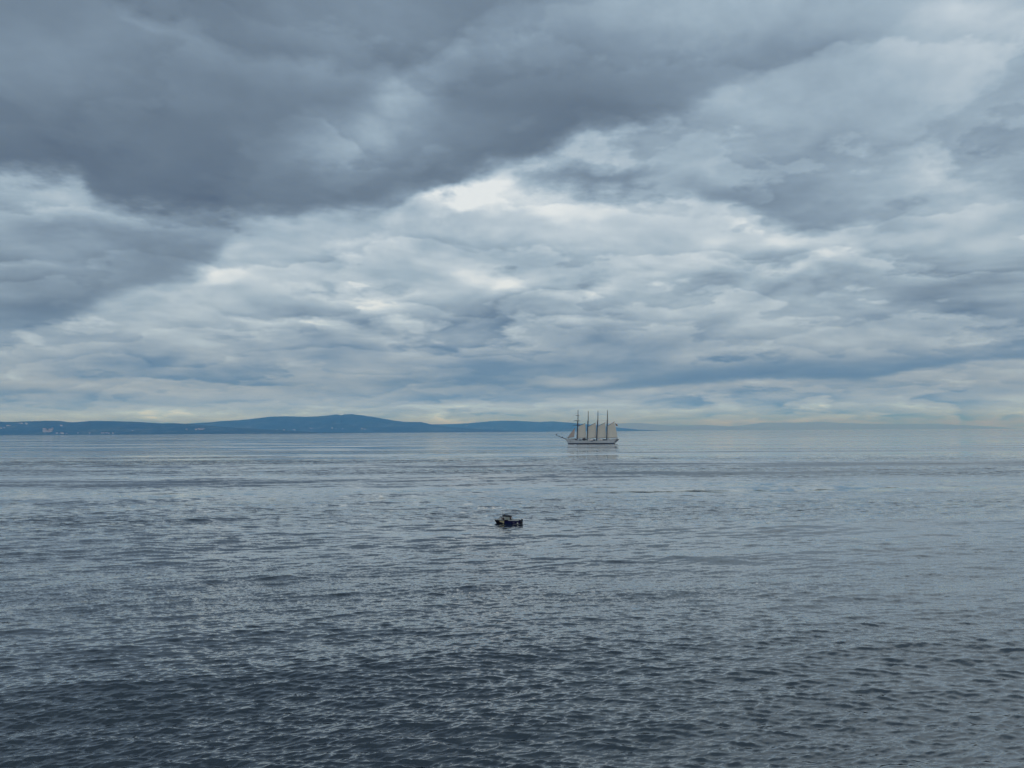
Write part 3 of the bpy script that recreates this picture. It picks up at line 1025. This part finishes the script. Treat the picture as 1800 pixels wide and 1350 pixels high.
def figure(hip, chest_lean, elbows, hands, knees, feet, mats, height=1.74, level=1):
    """hip: Vector; chest_lean: Vector from hip to neck; limbs given as absolute points (left, right); faces -x"""
    J, E, RD = [], [], []
    def add(p, r, par=None):
        J.append(Vector(p)); RD.append(r)
        if par is not None: E.append((par, len(J) - 1))
        return len(J) - 1
    neck = hip + chest_lean
    fwd = Vector((-1, 0, 0))
    h = add(hip, (.15, .12))
    w = add(hip + chest_lean * .38, (.14, .11), h)
    ch = add(hip + chest_lean * .74, (.16, .12), w)
    nk = add(neck, .062, ch)
    hd0 = add(neck + Vector((-.015, 0, .09)), .07, nk)
    hd1 = add(neck + Vector((-.02, 0, .17)), .098, hd0)
    hd2 = add(neck + Vector((-.012, 0, .255)), .07, hd1)
    nose = add(neck + Vector((-.125, 0, .15)), .016, hd1)
    for s in (-1, 1):
        add(neck + Vector((0, s * .10, .15)), .018, hd1)
    for s, el, hn in ((-1, elbows[0], hands[0]), (1, elbows[1], hands[1])):
        sh = add(neck + Vector((0, s * .17, -.075)), .062, ch)
        e_ = add(el, .048, sh)
        wr = add(hn, .032, e_)
        d = (Vector(hn) - Vector(el)).normalized()
        pm = add(Vector(hn) + d * .06, (.036, .02), wr)
        side = d.cross(Vector((0, 0, 1)))
        side = side.normalized() if side.length > .1 else Vector((0, 1, 0))
        curl = side.cross(d).normalized() * -1
        for k, L in enumerate((.065, .078, .072, .055)):
            f1 = add(Vector(hn) + d * .10 + side * (k - 1.5) * .021, .009, pm)
            f2 = add(J[f1] + d * L * .5 + curl * .012, .008, f1)
            add(J[f2] + d * L * .25 + curl * L * .5, .007, f2)
        th = add(Vector(hn) + d * .05 - side * .045, .010, wr)
        add(J[th] + d * .035 + curl * .02, .008, th)
    for s, kn, ft in ((-1, knees[0], feet[0]), (1, knees[1], feet[1])):
        hp = add(hip + Vector((0, s * .095, -.05)), .088, h)
        k_ = add(kn, .06, hp)
        an = add(Vector(ft) + Vector((0, 0, .07)), .042, k_)
        add(Vector(ft) + Vector((-.17, 0, .035)), .038, an)
    me = skin_body(J, E, RD, level)
    for m in mats: me.materials.append(m)       # skin, jacket, trousers, boots
    ft_z = min(f[2] for f in feet)
    hz = neck.z
    for p in me.polygons:
        c = p.center
        i = 1
        if c.z > hz + .03 and (c - neck).length < .42: i = 0
        elif min((c - Vector(hands[0])).length, (c - Vector(hands[1])).length) < .13: i = 0
        elif min((c - (Vector(f) + Vector((-.06, 0, .05)))).length for f in feet) < .17: i = 3
        elif c.z < hip.z + .02 or min((c - Vector(k)).length for k in knees) < .16: i = 2
        p.material_index = i
    return me, neck


m_skin = mat('skin', (0.36, 0.20, 0.14), 0.6, 0.05, 8)
m_hair = mat('dark_hair', (0.02, 0.015, 0.012), 0.7, 0.3, 20)
m_jkt = mat('black_jacket', (0.012, 0.012, 0.015), 0.8, 0.2, 6)
m_navy = mat('navy_trousers', (0.015, 0.02, 0.04), 0.8, 0.2, 6)
m_orange = mat('orange_overalls', (0.30, 0.10, 0.02), 0.8, 0.15, 6)
m_boot2 = mat('rubber_boots', (0.015, 0.015, 0.015), 0.5, 0.1, 6)
m_redj = mat('red_jacket', (0.18, 0.03, 0.03), 0.8, 0.15, 6)


def hair_mesh(q, neck):
    c = neck + Vector((.012, 0, .20))
    q.ball(tuple(c), .108, 10, 7, (1.02, .98, .95))


V_ = Vector
stand, nk_s = figure(V_((0, 0, .95)), V_((0, 0, .50)), [(.03, -.26, 1.13), (.03, .26, 1.13)], [(-.10, -.24, .90), (-.10, .24, .90)],
                     [(-.02, -.11, .50), (.0, .11, .50)], [(0, -.12, 0), (.03, .12, 0)], [m_skin, m_jkt, m_navy, m_boot2])
stand_r = stand.copy(); stand_r.materials[1] = m_redj
q = MB(); hair_mesh(q, nk_s)
hair0 = q.build('hair', m_hair, None, True).data
bpy.data.objects.remove(bpy.data.objects['hair'])
crew = []
ship_inv = Matrix.Rotation(ship.rotation_euler.z, 4, 'Z')
for zx, yy, red in [(1338, -3.6, 0), (1352, -2.4, 0), (1388, -3.4, 1), (1402, -2.6, 0), (1418, -3.2, 1), (1432, -2.0, 0), (1448, -2.6, 0), (1462, -1.6, 1),
                    (1222, -4.0, 0), (1246, -4.2, 1), (1272, -4.3, 0), (1128, -4.6, 0), (1150, -4.4, 0), (1186, -4.6, 0), (1012, -4.7, 0), (915, -4.6, 0), (722, -4.4, 0), (748, -4.2, 0), (470, -1.0, 0), (532, -2.0, 0)]:
    x = (zx - 960) / SS
    p = bpy.data.objects.new('person', stand_r if red else stand)
    COL.objects.link(p)
    p.location = ship.location + ship_inv @ V_((x, yy, interp(SHEER, x)))
    p.rotation_euler.z = ship.rotation_euler.z + rnd.uniform(-2.5, 2.5)
    where = ('before the first mast' if zx < 650 else 'between its first and second mast' if zx < 865 else 'between its second and third mast' if zx < 1067
             else 'between its third and fourth mast' if zx < 1280 else 'behind its fourth mast')
    tag(p, 'crew member in %s on tall ship deck %s' % ('red jacket' if red else 'dark clothes', where), 'person', 'crew standing on the tall ship deck')
    hh = bpy.data.objects.new('hair', hair0)
    COL.objects.link(hh); hh.parent = p

# ------------------------------------------------------------------ the small motor boat
bw = ray(893, 922)
by_ = -CAMH / bw.z
BP = V_((bw.x * by_, by_, -0.02))
BS = 20 * FOC / by_          # enlargement pixels per metre
BY = math.atan2(-BP.x, BP.y) * 1.0 - R(12)
boat = bpy.data.objects.new('motor_boat', None)
COL.objects.link(boat)
boat.location = BP
boat.rotation_euler.z = BY
tag(boat, 'small dark blue open motor boat with canopy and outboard on the near water', 'boat')


def Q(zx, zy, y=0.0):
    return V_(((zx - 860) / BS / math.cos(R(12)), y, (643 - zy) / BS))


m_blue = mat('dark_blue_gelcoat', (0.005, 0.006, 0.045), 0.4, 0.15, 2, 0.0, 0.2)
m_black = mat('black_gelcoat', (0.005, 0.005, 0.010), 0.5, 0.2, 2, 0.0, 0.15)
m_wht = mat('white_gelcoat', (0.26, 0.29, 0.30), 0.4, 0.06, 3)
m_cream = mat('cream_canvas', (0.20, 0.19, 0.12), 0.8, 0.12, 5)
m_grey = mat('pale_window_vinyl', (0.15, 0.175, 0.17), 0.3, 0.1, 3)
m_inner = mat('grey_cockpit_lining', (0.20, 0.21, 0.22), 0.6, 0.1, 3)
X0, X1 = Q(385, 0).x, Q(1318, 0).x
LEN = X1 - X0
vs, fs, mi = [], [], []
N, M = 30, 8
for i in range(N + 1):
    t = i / N
    x = X0 + LEN * t
    zt = .90 + .10 * (1 - t) ** 3 + .02 * t
    bb = .98 * min(1, (t / .42 + .015)) ** .62 * (1 - .08 * t * t)
    if t < .11: zb = lerp(.92, -.05, t / .11)
    else: zb = -.05 - .22 * min(1, (t - .11) / .2)
    for sgn in (-1, 1):
        for j in range(M + 1):
            s = j / M
            vs.append((x, sgn * bb * (s ** .5 if t > .3 else s ** (.8 - t)), zb + (zt - zb) * s))
wd = 2 * (M + 1)
for i in range(N):
    for sd_ in (0, 1):
        for j in range(M):
            a = i * wd + sd_ * (M + 1) + j
            fs.append((a, a + wd, a + wd + 1, a + 1)); mi.append(1 if i < N * .40 else 0)
a = N * wd
fs.append(tuple(range(a, a + M + 1)) + tuple(range(a + wd - 1, a + M, -1))); mi.append(1)
me = mesh_from('hull', vs, fs, True)
if len(me.polygons) == len(mi): me.polygons.foreach_set('material_index', mi)
bhull = link('hull', me, [m_blue, m_black], boat)


def bpart(name, m, fn, smooth=False, parent=None):
    q = MB(); fn(q)
    return q.build(name, m, parent or boat, smooth)


def hb(t): return .98 * min(1, (t / .42 + .015)) ** .62 * (1 - .08 * t * t)
def ht(t): return .90 + .10 * (1 - t) ** 3 + .02 * t


# foredeck, cockpit sole, white coamings, dark rubbing strake
def fdeck(q):
    vs, fs = [], []
    for i in range(14):
        t = .01 + .40 * i / 13
        x = X0 + LEN * t
        for k in range(-3, 4):
            vs.append((x, hb(t) * k / 3 * .99, ht(t) + .01 + .05 * (1 - (k / 3) ** 2)))
    for i in range(13):
        for k in range(6):
            a = i * 7 + k
            fs.append((a, a + 7, a + 8, a + 1))
    q.add(vs, fs)
bpart('foredeck', m_wht, fdeck, True)
bpart('cockpit_sole', m_inner, lambda q: q.box((X0 + LEN * .69, 0, .22), (LEN * .58, 1.70, .05)))
def coam(q):
    for s in (-1, 1):
        for t0, t1 in ((.55, .935),):
            a = [(X0 + LEN * (t0 + (t1 - t0) * k / 6)) for k in range(7)]
            for xa, xb in zip(a, a[1:]):
                tm = ((xa + xb) / 2 - X0) / LEN
                q.box(((xa + xb) / 2, s * (hb(tm) - .07), ht(tm) + (.05 if s < 0 else .06)), (xb - xa + .004, .16, .16))
bpart('coaming', m_wht, coam)
def strake(q):
    for s in (-1, 1):
        q.tube([(X0 + LEN * t, s * (hb(t) + .01), ht(t) - .02) for t in [k / 24 for k in range(25)]], .035, 6)
bpart('rubbing_strake', m_black, strake)
bpart('transom', m_black, lambda q: q.box((X1 - .03, 0, .62), (.08, 1.74, .9)))
# cuddy: windscreen and side screens
def wshield(q):
    a, b_, c, d = Q(505, 470), Q(590, 385), Q(655, 380), Q(660, 478)
    w = .52
    q.add([(a.x, -.30, a.z), (b_.x, -w * .85, b_.z), (c.x, -w, c.z), (d.x, -.62, d.z), (a.x, .30, a.z), (b_.x, w * .85, b_.z), (c.x, w, c.z), (d.x, .62, d.z)],
          [(0, 1, 2, 3), (7, 6, 5, 4), (0, 4, 5, 1), (1, 5, 6, 2), (3, 2, 6, 7), (0, 3, 7, 4)])
cud = bpart('windscreen', m_wht, wshield)
bpart('screen_frame', m_black, lambda q: [q.tube([Q(505, 470, s * .30), Q(590, 383, s * .45), Q(658, 378, s * .53)], .03, 6) for s in (-1, 1)], parent=cud)
bpart('canopy', m_black, lambda q: q.prism([(Q(672, 0).x, Q(0, 330).z), (Q(690, 0).x, Q(0, 312).z), (Q(800, 0).x, Q(0, 318).z), (Q(962, 0).x, Q(0, 340).z), (Q(962, 0).x, Q(0, 368).z),
                                            (Q(860, 0).x, Q(0, 360).z), (Q(740, 0).x, Q(0, 352).z)], -.72, .72))
for s in (-1, 1):
    bpart('canopy_post', m_black, lambda q: q.tube([Q(745, 480, s * .68), Q(738, 335, s * .68)], .035, 6))
    bpart('canopy_post', m_black, lambda q: q.tube([Q(1005, 470, s * .70), Q(955, 352, s * .68)], .035, 6))
    bpart('canopy_post', m_black, lambda q: q.tube([Q(672, 480, s * .60), Q(682, 325, s * .66)], .04, 6))
bpart('side_curtain', m_grey, lambda q: [q.prism([(Q(760, 0).x, Q(0, 470).z), (Q(940, 0).x, Q(0, 465).z), (Q(944, 0).x, Q(0, 362).z), (Q(752, 0).x, Q(0, 352).z)], y, y + .02) for y in (.62, -.66)])
bpart('console', m_black, lambda q: (q.box((Q(715, 0).x, 0.1, .75), (.30, .8, .9), bev=.05), q.box((Q(700, 0).x, 0.1, 1.25), (.12, .6, .18), bev=.03)))
bpart('thwart', m_inner, lambda q: q.box((Q(1080, 0).x, 0, .62), (.32, 1.72, .05)))
bpart('engine_cover', m_black, lambda q: q.box((Q(960, 0).x, 0, .55), (.5, .6, .62), bev=.08))
bpart('antenna', m_black, lambda q: (q.tube([Q(672, 325, 0), Q(672, 255, 0)], .018, 5), q.tube([Q(640, 252, 0), Q(700, 250, 0)], .022, 5)))
bpart('mast_light', m_black, lambda q: (q.tube([Q(750, 318, 0), Q(750, 285, 0)], .025, 6), q.ball(tuple(Q(750, 282, 0)), .04)))
bpart('rod_holder', m_black, lambda q: (q.tube([Q(640, 385, -.5), Q(600, 345, -.5)], .02, 5), q.tube([Q(585, 350, -.5), Q(640, 345, -.5)], .035, 5)))
bpart('bow_rail', m_grey, lambda q: q.tube([Q(400, 480, 0), Q(410, 462, -.15), Q(500, 462, -.42), Q(520, 482, -.45)], .018, 5))
bpart('anchor_roller', m_wht, lambda q: q.box(tuple(Q(448, 478)), (.55, .22, .10), bev=.04))
# outboard
ob = bpart('outboard_motor', m_black, lambda q: (q.box((X1 + .20, -.1, 1.02), (.42, .34, .36), bev=.08, taper=.82), q.box((X1 + .22, -.1, .62), (.24, .18, .60), bev=.05),
                                                 q.box((X1 + .24, -.1, .05), (.16, .08, .7), bev=.03)))
bpart('tiller', m_black, lambda q: q.tube([(X1 + .05, -.1, 1.0), (X1 - .45, -.15, 1.08)], .03, 6), parent=ob)
bpart('cowl_stripe', m_grey, lambda q: q.box((X1 + .20, -.1, .93), (.43, .35, .03), bev=.08), parent=ob)
# cream canvas hanging over the side, round white fender near the stern
def skirt(q):
    t = lambda zx: (Q(zx, 0).x - X0) / LEN
    pts = [(588, 500), (640, 503), (700, 503), (758, 508), (758, 588), (715, 585), (690, 560), (640, 553), (590, 545)]
    o1 = [(Q(a, 0).x, -(hb(t(a)) + .035), Q(0, c).z + .03) for a, c in pts]
    o2 = [(x, y + .03, z) for x, y, z in o1]
    n = len(pts)
    q.add(o1 + o2, [tuple(range(n)), tuple(range(n, 2 * n))[::-1]] + [(i, n + i, n + (i + 1) % n, (i + 1) % n) for i in range(n)])
bpart('side_cloth', m_cream, skirt)
bpart('fender', m_wht, lambda q: q.ball((Q(1222, 0).x, -1.02, .44), .19, 12, 8, (1, .5, .75)), True)

# the two people aboard
p1, nk1 = figure(V_((0, 0, .84)), V_((-.10, 0, .52)), [(-.18, -.28, 1.16), (-.20, .26, 1.18)], [(-.42, -.20, 1.14), (-.44, .18, 1.16)],
                 [(-.10, -.12, .43), (.04, .12, .44)], [(-.02, -.13, 0), (.14, .13, 0)], [m_skin, m_jkt, m_orange, m_boot2], level=2)
mtx = boat.matrix_world.copy()
BM = Matrix.Translation(BP) @ Matrix.Rotation(BY, 4, 'Z')
pa = link('person', p1, None, None, BM @ V_((Q(735, 0).x, -.40, .13)), BY)
tag(pa, 'person in black jacket and orange overalls standing under the boat canopy at the console', 'person')
q = MB(); q.ball(tuple(nk1 + V_((.0, 0, .225))), .112, 12, 8, (1.05, 1, .75)); q.prism([(nk1.x - .21, nk1.z + .215), (nk1.x - .08, nk1.z + .24), (nk1.x - .08, nk1.z + .215)], -.08, .08)
q.build('cap', m_jkt, pa, True)
p2, nk2 = figure(V_((0, 0, .52)), V_((-.04, 0, .52)), [(-.12, -.27, .82), (-.14, .27, .80)], [(-.34, -.18, .70), (-.34, .18, .68)],
                 [(-.42, -.15, .50), (-.42, .15, .50)], [(-.42, -.15, .06), (-.44, .15, .06)], [m_skin, m_jkt, m_navy, m_boot2], level=2)
pb = link('person', p2, None, None, BM @ V_((Q(988, 0).x, -.35, .40)), BY)
tag(pb, 'person in dark clothes seated at the aft end of the boat canopy', 'person')
q = MB(); hair_mesh(q, nk2)
q.build('hair', m_hair, pb, True)

# ------------------------------------------------------------------ haze over the bay
hz = MB()
hz.box((0, 0, 239.0), (104000, 104000, 500.0))
hm = bpy.data.materials.new('bay_haze')
hm.use_nodes = True
ht_ = hm.node_tree
ht_.nodes.clear()
pv = ht_.nodes.new('ShaderNodeVolumePrincipled')
pv.inputs['Color'].default_value = (0.12, 0.42, 1.0, 1)
pv.inputs['Absorption Color'].default_value = (1, 1, 1, 1)
pv.inputs['Density'].default_value = 7.5e-5
pv.inputs['Anisotropy'].default_value = 0.0
mo_ = ht_.nodes.new('ShaderNodeOutputMaterial')
ht_.links.new(pv.outputs[0], mo_.inputs['Volume'])
haze = hz.build('haze', hm)
tag(haze, kind='stuff')
